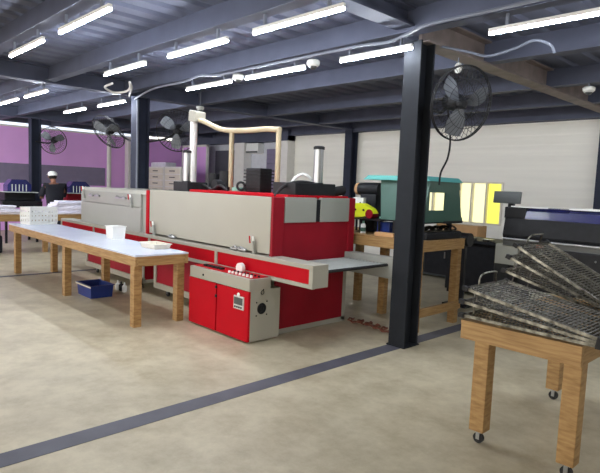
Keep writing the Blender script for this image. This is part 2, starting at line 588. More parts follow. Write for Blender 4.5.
# lower bodies with pale frames
for (a, b) in ((-7.02, -4.40), (-9.45, -7.35)):
    lb = MB().box(a, b, 3.86, 5.0, 0.16, 0.86).build('lower_body', 'darkred', D)
    fr = MB()
    fr.box(a, b + 0.02, 3.84, 3.87, 0.11, 0.19)
    fr.box(a, a + 0.06, 3.84, 3.87, 0.19, 0.66)
    fr.box(b - 0.02, b + 0.02, 3.84, 3.86, 0.11, 0.66)
    if a > -8:
        fr.box(b, b + 0.03, 3.84, 5.02, 0.004, 0.065)
        fr.box(b, b + 0.03, 4.95, 5.02, 0.02, 0.7)
    fr.box(a, b, 3.87, 5.0, 0.11, 0.16)
    fr.build('base_frame', 'beige', lb)
MB().box(-4.40, -4.36, 3.845, 4.95, 0.065, 0.66).build('end_panel', 'darkred', D)  # same shade-darkened red as the hood end
for cx, cy in ((-6.8, 3.95), (-4.5, 4.85), (-7.6, 3.95), (-9.2, 3.95), (-6.8, 4.85), (-9.2, 4.85)):
    caster(cx, cy, 0.045, D, htop=0.112)
# rails
rl_ = MB()
rl_.box(-10.25, -3.65, 3.70, 3.92, 0.84, 0.885, 0.004)
rl_.box(-10.25, -3.65, 3.70, 3.74, 0.65, 0.69, 0.004)
rl_.box(-10.25, -3.65, 3.74, 3.92, 0.655, 0.84)
for xx in (-10.23, -8.8, -7.9, -6.92, -5.29, -3.68):
    rl_.box(xx - 0.022, xx + 0.03, 3.70, 3.74, 0.68, 0.85)
rail = rl_.build('near_rail', 'beige', D)
for (a, b) in ((-10.2, -8.83), (-8.77, -7.93), (-7.87, -6.95), (-6.89, -5.32), (-5.26, -3.71)):
    MB().box(a, b, 3.712, 3.742, 0.692, 0.838).build('red_inlay', 'red', rail)
fr_ = MB()
fr_.box(-10.25, -3.60, 4.97, 5.14, 0.64, 0.875, 0.006)
fr_.build('far_rail', 'grey', D)
# conveyor belt between the rails, with the end rollers
bl = MB().box(-10.2, -3.76, 3.93, 4.96, 0.785, 0.80).build('belt', 'belt', D)
sl = MB()
for k in range(12):
    xx = -4.34 + k * 0.052
    sl.box(xx, xx + 0.018, 3.95, 4.95, 0.80, 0.808)
sl.build('belt_slats', 'label', bl)
MB().cyl((-3.72, 3.92, 0.795), (-3.72, 4.97, 0.795), 0.017).build('end_roller', 'rubber', D, True)
MB().cyl((-10.22, 3.92, 0.79), (-10.22, 4.97, 0.79), 0.02).build('end_roller', 'chrome', D, True)
# control cabinet
C = MB()
C.box(-5.37, -4.27, 3.44, 3.838, 0.02, 0.56)
cab = C.build('control_cabinet', 'beige', D)
MB().box(-5.38, -4.265, 3.41, 3.70, 0.555, 0.68, 0.006).build('fascia', 'beige', cab)
MB().box(-5.36, -4.29, 3.46, 3.68, 0.68, 0.688).build('switch_plate', 'red', cab)
d1 = MB().box(-5.39, -4.85, 3.41, 3.44, 0.02, 0.55, 0.005).build('door', 'red', cab)
d2 = MB().box(-4.83, -4.275, 3.41, 3.44, 0.02, 0.55, 0.005).build('door', 'red', cab)
MB().box(-4.85, -4.83, 3.43, 3.445, 0.03, 0.555).build('door_gap', 'iron', cab)
lk = MB()
lk.box(-4.85, -4.825, 3.395, 3.41, 0.40, 0.43)
lk.box(-4.85, -4.825, 3.395, 3.41, 0.50, 0.53)
lk.build('latch', 'iron', cab)
MB().box(-4.51, -4.34, 3.398, 3.41, 0.345, 0.485, 0.004).build('display_frame', 'label', cab)
MB().box(-4.495, -4.355, 3.392, 3.40, 0.395, 0.47).build('display_screen', 'screen', cab)
bt = MB()
for k in range(4):
    bt.box(-4.49 + k * 0.035, -4.47 + k * 0.035, 3.392, 3.40, 0.36, 0.378)
bt.build('display_button', 'iron', cab)
MB().sphere((-4.43, 3.40, 0.50), 0.022, (1, 0.5, 1)).build('display_knob', 'plastic', cab, True)
kn = 0
for k in range(7):
    xx = -4.70 + k * 0.063
    MB().cyl((xx, 3.475, 0.688), (xx, 3.475, 0.712), 0.016, 0.013).build('knob', 'plastic', cab, True)
for k in range(8):
    xx = -4.72 + k * 0.06
    MB().cyl((xx, 3.56, 0.688), (xx, 3.56, 0.705), 0.013).build('indicator', 'iron', cab, True)
MB().cyl((-4.72, 3.62, 0.72), (-4.72, 3.66, 0.72), 0.06, seg=20).build('gauge', 'plastic', cab, True)
for k in range(5):
    MB().box(-5.24 + k * 0.075, -5.19 + k * 0.075, 3.5, 3.55, 0.688, 0.71).build('rocker_switch', 'iron', cab)
g = MB()
for R in (0.018, 0.036, 0.054):
    g.ring((-4.266, 3.585, 0.36), R, 0.006, (1, 0, 0), 20, 5)
g.cyl((-4.275, 3.585, 0.36), (-4.264, 3.585, 0.36), 0.05)
for a, b in ((-1, -1), (-1, 1), (1, -1), (1, 1)):
    g.sphere((-4.268, 3.585 + a * 0.07, 0.36 + b * 0.07), 0.008)
g.build('fan_grille', 'iron', cab, True)
g = MB()
g.ring((-4.268, 3.59, 0.53), 0.02, 0.004, (1, 0, 0), 16, 5)
g.sphere((-4.268, 3.60, 0.56), 0.008)
g.build('cable_gland', 'iron', cab, True)
g = MB().sphere((-5.1, 3.408, 0.61), 0.012)
g.build('key_switch', 'iron', cab, True)
MB().tube(bez([(-5.38, 3.5, 0.60), (-5.44, 3.47, 0.58), (-5.45, 3.46, 0.50), (-5.38, 3.47, 0.44)]), 0.008).build('cable_loop', 'pipe', cab, True)
for cx, cy in ((-5.25, 3.55), (-4.4, 3.55), (-4.4, 3.78)):
    MB().cyl((cx, cy, 0), (cx, cy, 0.035), 0.022, 0.012).build('foot', 'chrome', cab, True)


# toggle clamps on the side panels
def clamp(x, z, y=3.762, flat=True):
    b = MB()
    b.box(x - 0.10, x + 0.06, y - 0.03, y, z - 0.012, z + 0.008)
    b.cyl((x - 0.08, y - 0.02, z), (x - 0.02, y - 0.035, z + 0.03), 0.009)
    b.cyl((x - 0.02, y - 0.035, z + 0.03), (x + 0.05, y - 0.02, z), 0.009)
    b.sphere((x + 0.06, y - 0.02, z + 0.004), 0.016)
    return b.build('toggle_clamp', 'chrome', D, True)


def lever(x, z, y=3.75):
    b = MB()
    b.cyl((x, y - 0.01, z - 0.06), (x, y - 0.02, z + 0.05), 0.018, 0.02)
    b.box(x - 0.02, x + 0.02, y - 0.02, y + 0.012, z - 0.10, z - 0.05)
    o = b.build('lever', 'grey', D, True)
    MB().cyl((x, y - 0.02, z + 0.05), (x, y - 0.03, z + 0.10), 0.012).build('lever_grip', 'plastic', o, True)
    MB().cyl((x - 0.06, y - 0.02, z + 0.02), (x - 0.06, y - 0.03, z + 0.10), 0.008).build('lever_pin', 'red', o, True)
    return o


clamp(-6.35, 0.91)
clamp(-4.95, 0.91)
clamp(-4.83, 0.91)
lever(-6.85, 0.98)
lever(-4.62, 0.98)
clamp(-9.0, 1.36)
clamp(-8.75, 1.36)
clamp(-7.98, 1.36)
clamp(-7.80, 1.36)
lever(-9.3, 1.4)
lever(-7.55, 1.33)


# motors, fans and silver cylinders on the roof of the dryer
def cyl_unit(x, y, zb, zt, r, bx):
    b = MB().box(bx[0], bx[1], bx[2], bx[3], zb - 0.17, zb - 0.01, 0.012).build('gearbox', 'iron', D)
    o = MB().lathe([(r, 0), (r, zt - zb)], (x, y, zb), 20).build('air_cylinder', 'chrome', D, True)
    MB().lathe([(r * 1.18, 0), (r * 1.18, 0.03), (r * 0.9, 0.04)], (x, y, zt), 20).build('cylinder_cap', 'rubber', o, True)
    MB().lathe([(r * 1.15, 0), (r * 1.15, 0.025)], (x, y, zb - 0.025), 20).build('cylinder_collar', 'iron', o, True)


cyl_unit(-4.62, 4.70, 1.70, 2.10, 0.058, (-4.85, -4.46, 4.18, 4.85))
cyl_unit(-6.80, 4.22, 1.66, 2.06, 0.052, (-6.88, -6.5, 4.05, 4.38))
mo = MB().cyl((-4.55, 4.75, 1.58), (-4.55, 5.08, 1.62), 0.06)
mo.tube(bez([(-4.62, 4.02, 1.53), (-4.62, 4.15, 1.64), (-4.6, 4.4, 1.70), (-4.6, 4.8, 1.66), (-4.58, 5.05, 1.6)]), 0.02)
mo.build('air_hose', 'rubber', D, True)
blw = MB().box(-5.68, -5.38, 4.42, 4.62, 1.55, 1.86, 0.015)
for k in range(6):
    blw.box(-5.70, -5.36, 4.40, 4.64, 1.60 + k * 0.045, 1.615 + k * 0.045)
blw.build('blower', 'iron', D)
MB().ring((-5.75, 4.4, 1.62), 0.05, 0.016, (1, -1, 0)).build('blower_handle', 'rubber', D, True)
b2 = MB().cyl((-6.5, 4.5, 1.5), (-6.5, 4.5, 1.78), 0.09).cyl((-6.22, 4.5, 1.5), (-6.22, 4.5, 1.82), 0.1)
b2.cyl((-6.22, 4.3, 1.62), (-6.22, 4.5, 1.62), 0.075)
b2.box(-6.6, -6.1, 4.4, 4.6, 1.5, 1.6)
b2.build('motor', 'iron', D, True)
MB().tube(bez([(-6.52, 4.3, 1.62), (-6.4, 4.3, 1.60), (-6.2, 4.25, 1.56), (-5.95, 4.2, 1.62), (-5.7, 4.15, 1.56)]), 0.016).build('air_hose', 'rubber', D, True)
MB().box(-5.95, -5.75, 4.4, 4.6, 1.55, 1.60).build('valve_tray', 'cyan', D)
MB().tube(bez([(-4.95, 4.55, 1.55), (-4.95, 4.6, 1.72), (-4.88, 4.7, 1.80), (-4.82, 4.8, 1.72), (-4.85, 4.85, 1.56)]), 0.02).build('white_hose', 'plastic', D, True)

# cream exhaust ducts rising from the dryer
ED = MB().tube(bez([(-7.05, 4.5, 2.60), (-6.75, 4.5, 2.52), (-6.4, 4.5, 2.41), (-6.05, 4.5, 2.37), (-5.7, 4.5, 2.36), (-5.4, 4.5, 2.36), (-5.12, 4.5, 2.34)]), 0.036, 12).build('exhaust_duct', 'cream', D, True)
ED['label'] = 'cream exhaust ducting with three uprights above the dryer'
MB().obox((-7.0, 4.5, 2.62), (0.20, 0.18, 0.16), Euler((0, 0.15, 0)), 0.02).build('end_box', 'beige', ED)
MB().cyl((-7.08, 4.5, 1.5), (-7.08, 4.5, 2.58), 0.055).build('upright', 'white', ED, True)
for xx in (-6.12, -5.14):
    MB().cyl((xx, 4.5, 1.5), (xx, 4.5, 2.36), 0.034).build('upright', 'cream', ED, True)

# ------------------------------------------------------------------ things on the long table
cr = thing('plastic_crate', 'white slatted plastic crate at the far left end of the long work table', 'crate', (-9.88, 3.20, 0.82))
b = MB()
hx, hy, ch = 0.15, 0.24, 0.28
b.box(-hx, hx, -hy, hy, 0, 0.012)
for sx in (-1, 1):
    for z in (0.0, 0.085, 0.16, 0.235):
        b.box(sx * hx - 0.006, sx * hx + 0.006, -hy, hy, z, z + 0.035)
    for k in range(9):
        yy = -hy + k * hy / 4
        b.box(sx * hx - 0.006, sx * hx + 0.006, yy - 0.011, yy + 0.011, 0.03, 0.25)
for sy in (-1, 1):
    for z in (0.0, 0.085, 0.16, 0.235):
        b.box(-hx, hx, sy * hy - 0.006, sy * hy + 0.006, z, z + 0.035)
    for k in range(6):
        xx = -hx + k * hx / 2.5
        b.box(xx - 0.011, xx + 0.011, sy * hy - 0.006, sy * hy + 0.006, 0.03, 0.25)
bb = b
bb.bm.transform(Matrix.Translation(cr.location)) if False else None
cl_ = cr.location.copy()
bmesh.ops.translate(bb.bm, verts=bb.bm.verts, vec=cl_)
bb.build('lattice_body', 'plastic', cr)
rim = MB()
for sx in (-1, 1):
    rim.box(cl_.x + sx * hx - 0.012, cl_.x + sx * hx + 0.012, cl_.y - hy - 0.012, cl_.y + hy + 0.012, 0.82 + ch - 0.005, 0.82 + ch + 0.012)
    rim.box(cl_.x - hx, cl_.x + hx, cl_.y + sx * hy - 0.012, cl_.y + sx * hy + 0.012, 0.82 + ch - 0.005, 0.82 + ch + 0.012)
rim.build('rim', 'plastic', cr)
cr.rotation_euler = (0, 0, 0.18)

# translucent white tub
def tub(x, y, z, a, b_, h, t=0.006, flare=1.12):
    m_ = MB()
    bm = m_.bm

    def loop(s, zz, ins):
        return [bm.verts.new((x + sx * (a * s - ins), y + sy * (b_ * s - ins), zz)) for sx, sy in ((-1, -1), (1, -1), (1, 1), (-1, 1))]
    L = [loop(1, z, 0), loop(flare, z + h, 0), loop(flare + 0.06, z + h, -0.004), loop(flare + 0.06, z + h + 0.008, -0.004), loop(flare, z + h + 0.008, t), loop(1, z + t, t)]
    bm.faces.new(L[0][::-1])
    for A, B in zip(L, L[1:]):
        for k in range(4):
            bm.faces.new((A[k], A[(k + 1) % 4], B[(k + 1) % 4], B[k]))
    bm.faces.new(L[-1])
    return m_


o = tub(-7.18, 3.335, 0.82, 0.10, 0.085, 0.17).build('plastic_tub', 'plastic')
tag(o, 'small white plastic tub standing on the middle of the long work table', 'container')
o = tub(-6.02, 3.31, 0.82, 0.16, 0.10, 0.055).build('shallow_tray', 'tray')
tag(o, 'shallow cream tray at the near right end of the long work table', 'tray')

# blue crate under the table
bc = thing('tote_box', 'blue plastic tote box on the floor beneath the long work table', 'box', (-7.42, 3.15, 0))
tub(-7.42, 3.15, 0.0, 0.22, 0.15, 0.17, 0.01, 1.08).build('body', 'blue', bc)
bt = MB()
bt.box(-7.67, -7.17, 2.975, 2.985, 0.15, 0.175)
bt.build('rim_strip', 'tray', bc)
for k, (dx, dy, c) in enumerate(((-0.1, 0.05, 'iron'), (0.05, -0.03, 'iron'), (0.12, 0.05, 'iron'))):
    pass
for k in range(3):
    o = MB().lathe([(0.03, 0), (0.034, 0.02), (0.034, 0.09), (0.012, 0.11), (0.012, 0.14)], (-7.62 + k * 0.11, 3.58, 0), 12).build('spray_bottle', ('plastic', 'iron', 'plastic')[k], None, True)
    tag(o, ('small white bottle on the floor behind the blue tote box, left of three', 'small black bottle between two white ones behind the blue tote box',
            'small white bottle on the floor behind the blue tote box, right of three')[k], 'bottle', 'bottles behind the blue tote')


# ------------------------------------------------------------------ wall fans
def fan(label, R=0.36):
    t = thing('wall_fan', label, 'fan', (0, 0, 0), 'black wall fans')
    # axis +z towards the viewer side
    c = MB()
    for k in range(36):
        a = 2 * PI * k / 36
        ca, sa = math.cos(a), math.sin(a)
        c.tube([(0.05 * ca, 0.05 * sa, 0.10), (R * 0.6 * ca, R * 0.6 * sa, 0.09), (R * 0.95 * ca, R * 0.95 * sa, 0.03), (R * ca, R * sa, 0)], 0.0022, 4)
        c.tube([(R * ca, R * sa, 0), (R * 0.9 * ca, R * 0.9 * sa, -0.07), (0.09 * ca, 0.09 * sa, -0.10)], 0.0022, 4)
    for rr, zz in ((R * 0.35, 0.1), (R * 0.65, 0.085), (R * 0.65, -0.085)):
        c.ring((0, 0, zz), rr, 0.003, seg=36, s=5)
    for zz in (-0.012, 0.012):
        c.ring((0, 0, zz), R, 0.007, seg=40, s=6)
    c.build('guard', 'iron', t, True)
    for k in range(3):
        a0 = 2 * PI * k / 3 + 0.4
        bl_ = MB()
        bm = bl_.bm
        grid = []
        for i in range(6):
            r = 0.05 + (R * 0.88 - 0.05) * i / 5
            wdt = 0.32 + 0.55 * math.sin(PI * (0.15 + 0.7 * i / 5))
            row = []
            for j in range(5):
                a = a0 + (j / 4 - 0.5) * wdt * (1.35 - 0.55 * i / 5)
                row.append(Vector((r * math.cos(a), r * math.sin(a), (j / 4 - 0.5) * 0.06)))
            grid.append(row)
        for dz in (0.0, 0.004):
            vs = [[bm.verts.new(p + Vector((0, 0, dz))) for p in row] for row in grid]
            for i in range(5):
                for j in range(4):
                    bm.faces.new((vs[i][j], vs[i + 1][j], vs[i + 1][j + 1], vs[i][j + 1]))
        bl_.build('blade', 'blade', t, True)
    MB().lathe([(0.03, 0.05), (0.05, 0.03), (0.055, -0.02)], (0, 0, 0)).build('hub', 'iron', t, True)
    MB().lathe([(0.06, -0.02), (0.085, -0.05), (0.085, -0.2), (0.06, -0.23)], (0, 0, 0)).build('motor', 'iron', t, True)
    return t


def place_fan(t, loc, n, target):
    """face along n and run the bracket back to target on its column"""
    n = Vector(n).normalized()
    t.location = loc
    q = n.to_track_quat('Z', 'Y')
    t.rotation_euler = q.to_euler()
    inv = (Matrix.Translation(Vector(loc)) @ q.to_matrix().to_4x4()).inverted()
    a = Vector((0, 0, -0.19))
    e_ = inv @ Vector(target)
    m_ = inv @ (Vector(target) * 0.35 + (Vector(loc) - n * 0.2) * 0.65 + Vector((0, 0, -0.08)))
    b = MB()
    b.tube(bez([a, m_, e_], 6), 0.018, 8)
    b.bm.transform(Matrix.Identity(4))
    me_b = b
    bmesh.ops.recalc_face_normals(me_b.bm, faces=me_b.bm.faces)
    me = bpy.data.meshes.new('bracket')
    me_b.bm.to_mesh(me)
    me_b.bm.free()
    me.materials.append(MT['iron'])
    o = bpy.data.objects.new('bracket', me)
    COL.objects.link(o)
    o.parent = t


f0 = fan('large black wall fan on the right side of the nearest dark column')
fans = [f0] + [dup(f0, l) for l in ('black wall fan mounted on the right of the dark column behind the dryer',
                                    'black wall fan mounted on the left of the dark column behind the dryer',
                                    'black wall fan on the column in front of the pink wall')]
place_fan(fans[0], (-2.83, 4.84, 2.52), (0.93, -0.30, -0.22), (-3.2, 4.86, 2.5))
place_fan(fans[1], (-8.35, 4.98, 2.52), (0.7, -0.55, -0.25), (-9.285, 4.9, 2.35))
place_fan(fans[2], (-10.3, 4.62, 2.55), (0.25, -0.75, -0.6), (-9.52, 4.9, 2.3))
place_fan(fans[3], (-15.2, 5.28, 2.60), (0.6, -0.5, -0.2), (-15.385, 4.9, 2.55))


# ------------------------------------------------------------------ ceiling cameras, conduit and cables
def cam_unit(label, loc, h, big=False, turn=0.0):
    t = thing('security_camera', label, 'camera', loc, 'white ceiling cameras')
    x, y, z = loc
    MB().cyl((x, y, z + 0.05), (x, y, z + h), 0.012).build('stem', 'pipe', t, True)
    MB().lathe([(0.055, 0), (0.075, 0.02), (0.078, 0.06), (0.06, 0.075)], (x, y, z), 18).build('housing', 'plastic', t, True)
    MB().sphere((x, y, z), 0.045, (1, 1, 0.8)).build('dome', 'screen', t, True)
    return t


cam_unit('white ceiling camera above the middle of the dryer, left of its twin', (-6.04, 4.52, 3.05), 0.13)
cam_unit('white ceiling camera between the two centre tube lights, right of its twin', (-4.62, 4.54, 3.05), 0.13)
cam_unit('white ceiling camera under the far beam at the right edge', (-2.70, 7.82, 3.05), 0.13)
cam_unit('tiny white ceiling camera far off above the cream exhaust duct', (-9.15, 5.95, 3.05), 0.37)
t = thing('junction_disc', 'round white disc hanging above the large fan on the near column', 'ceiling fitting', (-3.3, 5.52, 3.0))
MB().sphere((-3.3, 5.52, 3.04), 0.055, (0.9, 0.5, 1.1)).build('disc', 'plastic', t, True)
MB().cyl((-3.3, 5.52, 3.07), (-3.3, 5.52, 3.155), 0.008).build('stem', 'pipe', t, True)

o = MB().tube(bez([(-9.3, 4.66, 3.1), (-8.2, 4.42, 3.13), (-7.2, 4.38, 3.13), (-6.75, 4.38, 3.17), (-6.35, 4.40, 3.13), (-5.5, 4.40, 3.13), (-4.7, 4.40, 3.13),
                   (-3.85, 4.40, 3.13), (-3.62, 4.40, 3.12), (-3.4, 4.40, 3.11), (-3.2, 4.40, 3.15), (-2.9, 4.30, 3.16), (-2.2, 4.26, 3.15), (-0.9, 4.2, 3.15), (1.5, 4.1, 3.15)]), 0.017, 8).build('conduit', 'pipe', None, True)
tag(o, 'long grey conduit running under the ceiling and over the top of the near column', 'pipe')
o = MB().tube(bez([(-3.22, 5.0, 3.16), (-2.9, 5.05, 3.06), (-2.75, 5.15, 3.02), (-2.5, 5.2, 3.07), (-2.3, 5.15, 3.1), (-2.15, 5.15, 3.04), (-2.12, 5.2, 2.97)]), 0.013, 8).build('flexible_cable', 'pipe', None, True)
tag(o, 'grey flexible cable drooping under the ceiling right of the nearest column', 'cable')
o = MB().cyl((-9.265, 4.70, 0.3), (-9.265, 4.70, 3.1), 0.02).build('conduit', 'pipe', None, True)
tag(o, 'vertical grey conduit strapped to the dark column behind the dryer', 'pipe')
o = MB().tube(bez([(-9.3, 4.55, 3.14), (-8.6, 4.25, 3.16), (-8.0, 3.92, 3.14), (-8.15, 4.0, 3.08), (-8.55, 4.12, 3.08), (-8.95, 4.1, 3.10), (-8.75, 3.86, 3.13), (-8.3, 3.78, 3.13)]), 0.018, 8).build('cable_coil', 'white', None, True)
tag(o, 'white cable loop hanging under the ceiling above the dark column behind the dryer', 'cable')
o = MB().tube(bez([(-3.02, 4.9, 2.5), (-2.98, 4.92, 2.2), (-3.0, 4.93, 2.0), (-3.05, 4.9, 1.85), (-3.06, 4.9, 1.72)]), 0.01, 6).build('hanging_cord', 'iron', None, True)
tag(o, 'black cord hanging below the large fan on the near column', 'cord')


# ------------------------------------------------------------------ wire drying trays
def tray(label, lx=0.84, ly=0.56, feet=True):
    t = thing('wire_tray', label, 'wire tray', (0, 0, 0), 'wire drying trays')
    # origin at right front corner; tray runs to -x and +y
    fr = MB()
    s = 0.008
    fr.box(-lx, 0, -s, s, 0.002, 0.021)
    fr.box(-lx, 0, ly - s, ly + s, 0.002, 0.021)
    fr.box(-lx - s, -lx + s, 0, ly, 0.002, 0.021)
    fr.box(-s, s, 0, ly, 0.002, 0.021)
    fr.build('frame', 'galv', t)
    w_ = MB()
    n = 34
    for k in range(1, n):
        xx = -lx * k / n
        w_.cyl((xx, 0, 0.02), (xx, ly, 0.02), 0.0035, seg=5)
    for k in range(1, 8):
        yy = ly * k / 8
        w_.cyl((-lx, yy, 0.014), (0, yy, 0.014), 0.0035, seg=5)
    w_.build('wire_mesh', 'mesh', t)
    hd = MB()
    y0, y1 = ly * 0.3, ly * 0.72
    hd.tube(bez([(-lx, y0, 0.02), (-lx - 0.01, y0 + 0.01, 0.07), (-lx, y0 + 0.04, 0.1), (-lx, y1 - 0.04, 0.1), (-lx - 0.01, y1 - 0.01, 0.07), (-lx, y1, 0.02)], 4), 0.006, 6)
    hd.build('handle', 'galv', t, True)
    for cx, cy in ((-lx, 0), (0, 0), (-lx, ly), (0, ly)):
        MB().box(cx - 0.018, cx + 0.018, cy - 0.016, cy + 0.016, -0.003, 0.027).build('corner_cap', 'rubber', t)
    for cx, cy in ((-lx + 0.08, 0.02), (-lx + 0.08, ly - 0.02), (-lx + 0.2, 0.02), (-lx + 0.2, ly - 0.02)) if feet else ():
        MB().cyl((cx, cy, -0.052), (cx, cy, 0.0), 0.005, seg=6).build('foot', 'galv', t)
    return t


specs = [
    ((-0.94, 3.22, 0.826), 0.010, 0.0, 'bottom wire tray of the left stack, lying on the wooden table'),
    ((-0.935, 3.21, 0.845), 0.10, 0.012, 'middle wire tray of the left stack on the right hand table'),
    ((-0.93, 3.20, 0.868), 0.178, -0.01, 'topmost wire tray of the left stack with an arched handle'),
    ((-1.07, 3.99, 0.835), 0.27, 0.0, 'lowest tilted wire tray of the right stack, nearest the table top'),
    ((-1.07, 4.00, 0.852), 0.385, 0.02, 'tilted wire tray in the middle of the right stack'),
    ((-1.065, 3.99, 0.872), 0.48, -0.02, 'topmost steeply tilted wire tray of the right stack'),
]
tray0 = tray(specs[0][3], feet=False)
tr0 = tray(specs[1][3])
for k, (loc, tilt, rz, lab) in enumerate(specs):
    t = (tray0, tr0)[k] if k < 2 else dup(tr0, lab)
    t.location = loc
    t.rotation_euler = (0, tilt, rz)

# ------------------------------------------------------------------ green hooded press and clutter on its table
G = thing('hooded_press', 'dark green machine hood with teal top on the table behind the near column', 'machine', (-4.1, 5.9, 1.08))
gh = MB()
bm = gh.bm
# hollow hood: front, back and side sheets with a window gap on the right end
def sheet(pts, th, nrm):
    n_ = Vector(nrm) * th
    A = [bm.verts.new(Vector(p)) for p in pts]
    B = [bm.verts.new(Vector(p) + n_) for p in pts]
    k_ = len(pts)
    bm.faces.new(A[::-1])
    bm.faces.new(B)
    for i in range(k_):
        bm.faces.new((A[i], A[(i + 1) % k_], B[(i + 1) % k_], B[i]))


zb, zt = 1.29, 1.77
# right end sheet, x = -3.5, with a cut-out window (four strips)
yb0, yb1, yt0, yt1 = 5.30, 6.17, 5.42, 6.05
def yl(z): return yb0 + (yt0 - yb0) * (z - zb) / (zt - zb)
def yr(z): return yb1 + (yt1 - yb1) * (z - zb) / (zt - zb)
w0, w1, z0, z1 = 5.42, 5.76, 1.43, 1.64
X = (1, 0, 0)
xe = -3.52
sheet([(xe, yl(zb), zb), (xe, yr(zb), zb), (xe, yr(z0), z0), (xe, yl(z0), z0)], 0.02, X)
sheet([(xe, yl(z1), z1), (xe, yr(z1), z1), (xe, yr(zt), zt), (xe, yl(zt), zt)], 0.02, X)
sheet([(xe, yl(z0), z0), (xe, w0, z0), (xe, w0, z1), (xe, yl(z1), z1)], 0.02, X)
sheet([(xe, w1, z0), (xe, yr(z0), z0), (xe, yr(z1), z1), (xe, w1, z1)], 0.02, X)
# back sheet with a wide window, so that the wall shows through
def bs(xa, xb, za, zc): sheet([(xa, yr(za), za), (xb, yr(za), za), (xb, yr(zc), zc), (xa, yr(zc), zc)], 0.02, (0, 1, 0))
bs(-4.3, -3.5, zb, 1.34)
bs(-4.4, -3.5, 1.68, zt)
bs(-4.3, -4.1, 1.34, 1.68)
# front sheet leaning, left part only to the slanting edge
sheet([(-4.10, yl(zb), zb), (xe, yl(zb), zb), (xe, yl(zt), zt), (-4.22, yl(zt), zt)], 0.02, (0, 1, 0))
gh.build('hood', 'green', G)
MB().prism([(-4.46, zt), (-3.47, zt), (-3.54, zt + 0.055), (-4.38, zt + 0.055)], 'y', 5.36, 6.1).build('top_cover', 'teal', G)
MB().box(-3.72, -3.49, 5.75, 6.18, 1.27, 1.30).build('hinge_bar', 'iron', G)
ps = MB()
for xx, yy in ((-3.9, 5.34), (-3.62, 5.34), (-4.1, 6.08), (-3.62, 6.08)):
    ps.box(xx - 0.025, xx + 0.025, yy - 0.025, yy + 0.025, 1.08, 1.30)
ps.box(-4.15, -3.55, 5.32, 6.12, 1.27, 1.295)
ps.build('stand', 'iron', G)

tr = thing('ink_tray', 'low black tray with wires lying at the right end of the press table', 'tray', (-3.6, 5.9, 1.05))
MB().box(-3.80, -3.48, 5.38, 6.16, 1.05, 1.14, 0.02).build('tray_body', 'iron', tr)
cb = MB()
for k in range(4):
    y0 = 5.42 + k * 0.16
    cb.tube(bez([(-3.76, y0, 1.145), (-3.66, y0 + 0.1, 1.19), (-3.56, y0 + 0.03, 1.15), (-3.52, y0 + 0.18, 1.16), (-3.62, y0 + 0.22, 1.2), (-3.72, y0 + 0.12, 1.15)]), 0.012, 6)
cb.build('cable_bundle', 'mesh', tr, True)

yd = thing('tape_dispenser', 'bright yellow plastic tape dispenser on the shelf beside the green machine', 'dispenser', (-4.52, 5.52, 1.235))
MB().prism([(-4.70, 1.245), (-4.70, 1.36), (-4.66, 1.43), (-4.55, 1.43), (-4.40, 1.37), (-4.35, 1.31), (-4.42, 1.28), (-4.60, 1.245)], 'y', 5.47, 5.57).build('body', 'yellow', yd)
MB().cyl((-4.42, 5.46, 1.30), (-4.42, 5.58, 1.30), 0.06).build('roll', 'darkred', yd, True)
for xx in (-4.66, -4.52):
    MB().sphere((xx, 5.47, 1.345), 0.02, (1, 0.4, 0.7)).build('screw', 'iron', yd, True)
sh = thing('small_shelf', 'thin dark shelf on posts at the left end of the press table', 'shelf', (-4.5, 5.45, 1.05))
MB().box(-4.85, -4.16, 5.36, 5.72, 1.225, 1.24).build('board', 'iron', sh)
for xx, yy in ((-4.82, 5.38), (-4.18, 5.38), (-4.82, 5.7), (-4.18, 5.7)):
    MB().box(xx - 0.01, xx + 0.01, yy - 0.01, yy + 0.01, 1.05, 1.226).build('post', 'iron', sh)
o = MB().box(-4.25, -4.05, 5.42, 5.6, 1.05, 1.215, 0.01).build('storage_bin', 'blue')
tag(o, 'blue bin under the thin shelf on the press table', 'bin')
o = MB().box(-4.14, -3.86, 5.24, 5.36, 1.05, 1.10, 0.01).build('wood_block', 'card')
tag(o, 'flat brown block on the front edge of the press table beside the column', 'block')
cn = thing('spray_can', 'white spray can with green label under the thin shelf, left of blue bin', 'can', (-4.45, 5.40, 1.05))
MB().lathe([(0.033, 0), (0.033, 0.11), (0.018, 0.13)], (-4.45, 5.4, 1.05)).build('can_body', 'plastic', cn, True)
MB().lathe([(0.0345, 0), (0.0345, 0.05)], (-4.45, 5.4, 1.075)).build('label_band', 'green', cn, True)
MB().lathe([(0.016, 0), (0.014, 0.03)], (-4.45, 5.4, 1.18)).build('cap', 'cyan', cn, True)
o = MB().box(-4.36, -4.17, 5.60, 5.7, 1.24, 1.27, 0.005).build('cutting_mat', 'cyan')
tag(o, 'pale green tray on the thin shelf beside the yellow dispenser', 'tray')
wb = thing('control_box', 'white control panel on the press table right behind the red dryer corner post', 'panel', (-4.75, 5.45, 1.24))
MB().box(-4.8, -4.62, 5.58, 5.64, 1.24, 1.5, 0.006).build('panel_board', 'plastic', wb)
for k in range(3):
    MB().sphere((-4.67, 5.578, 1.29 + 0.07 * k), 0.013).build('button', 'iron', wb, True)
pm = thing('press_motor', 'black motor with tan end cap behind the dryer corner, left of the green machine', 'motor', (-4.75, 5.85, 1.05))
MB().cyl((-4.90, 5.85, 1.62), (-4.55, 5.85, 1.62), 0.09).box(-4.82, -4.55, 5.75, 5.95, 1.05, 1.55, 0.01).build('motor_body', 'iron', pm, True)
MB().cyl((-4.95, 5.85, 1.62), (-4.895, 5.85, 1.62), 0.085).build('end_cap', 'card', pm, True)

for o_ in (tr, yd, sh, cn, wb, pm, *[q for q in COL.objects if q.name in ('storage_bin', 'wood_block', 'cutting_mat')]):
    o_.location.z += 0.03

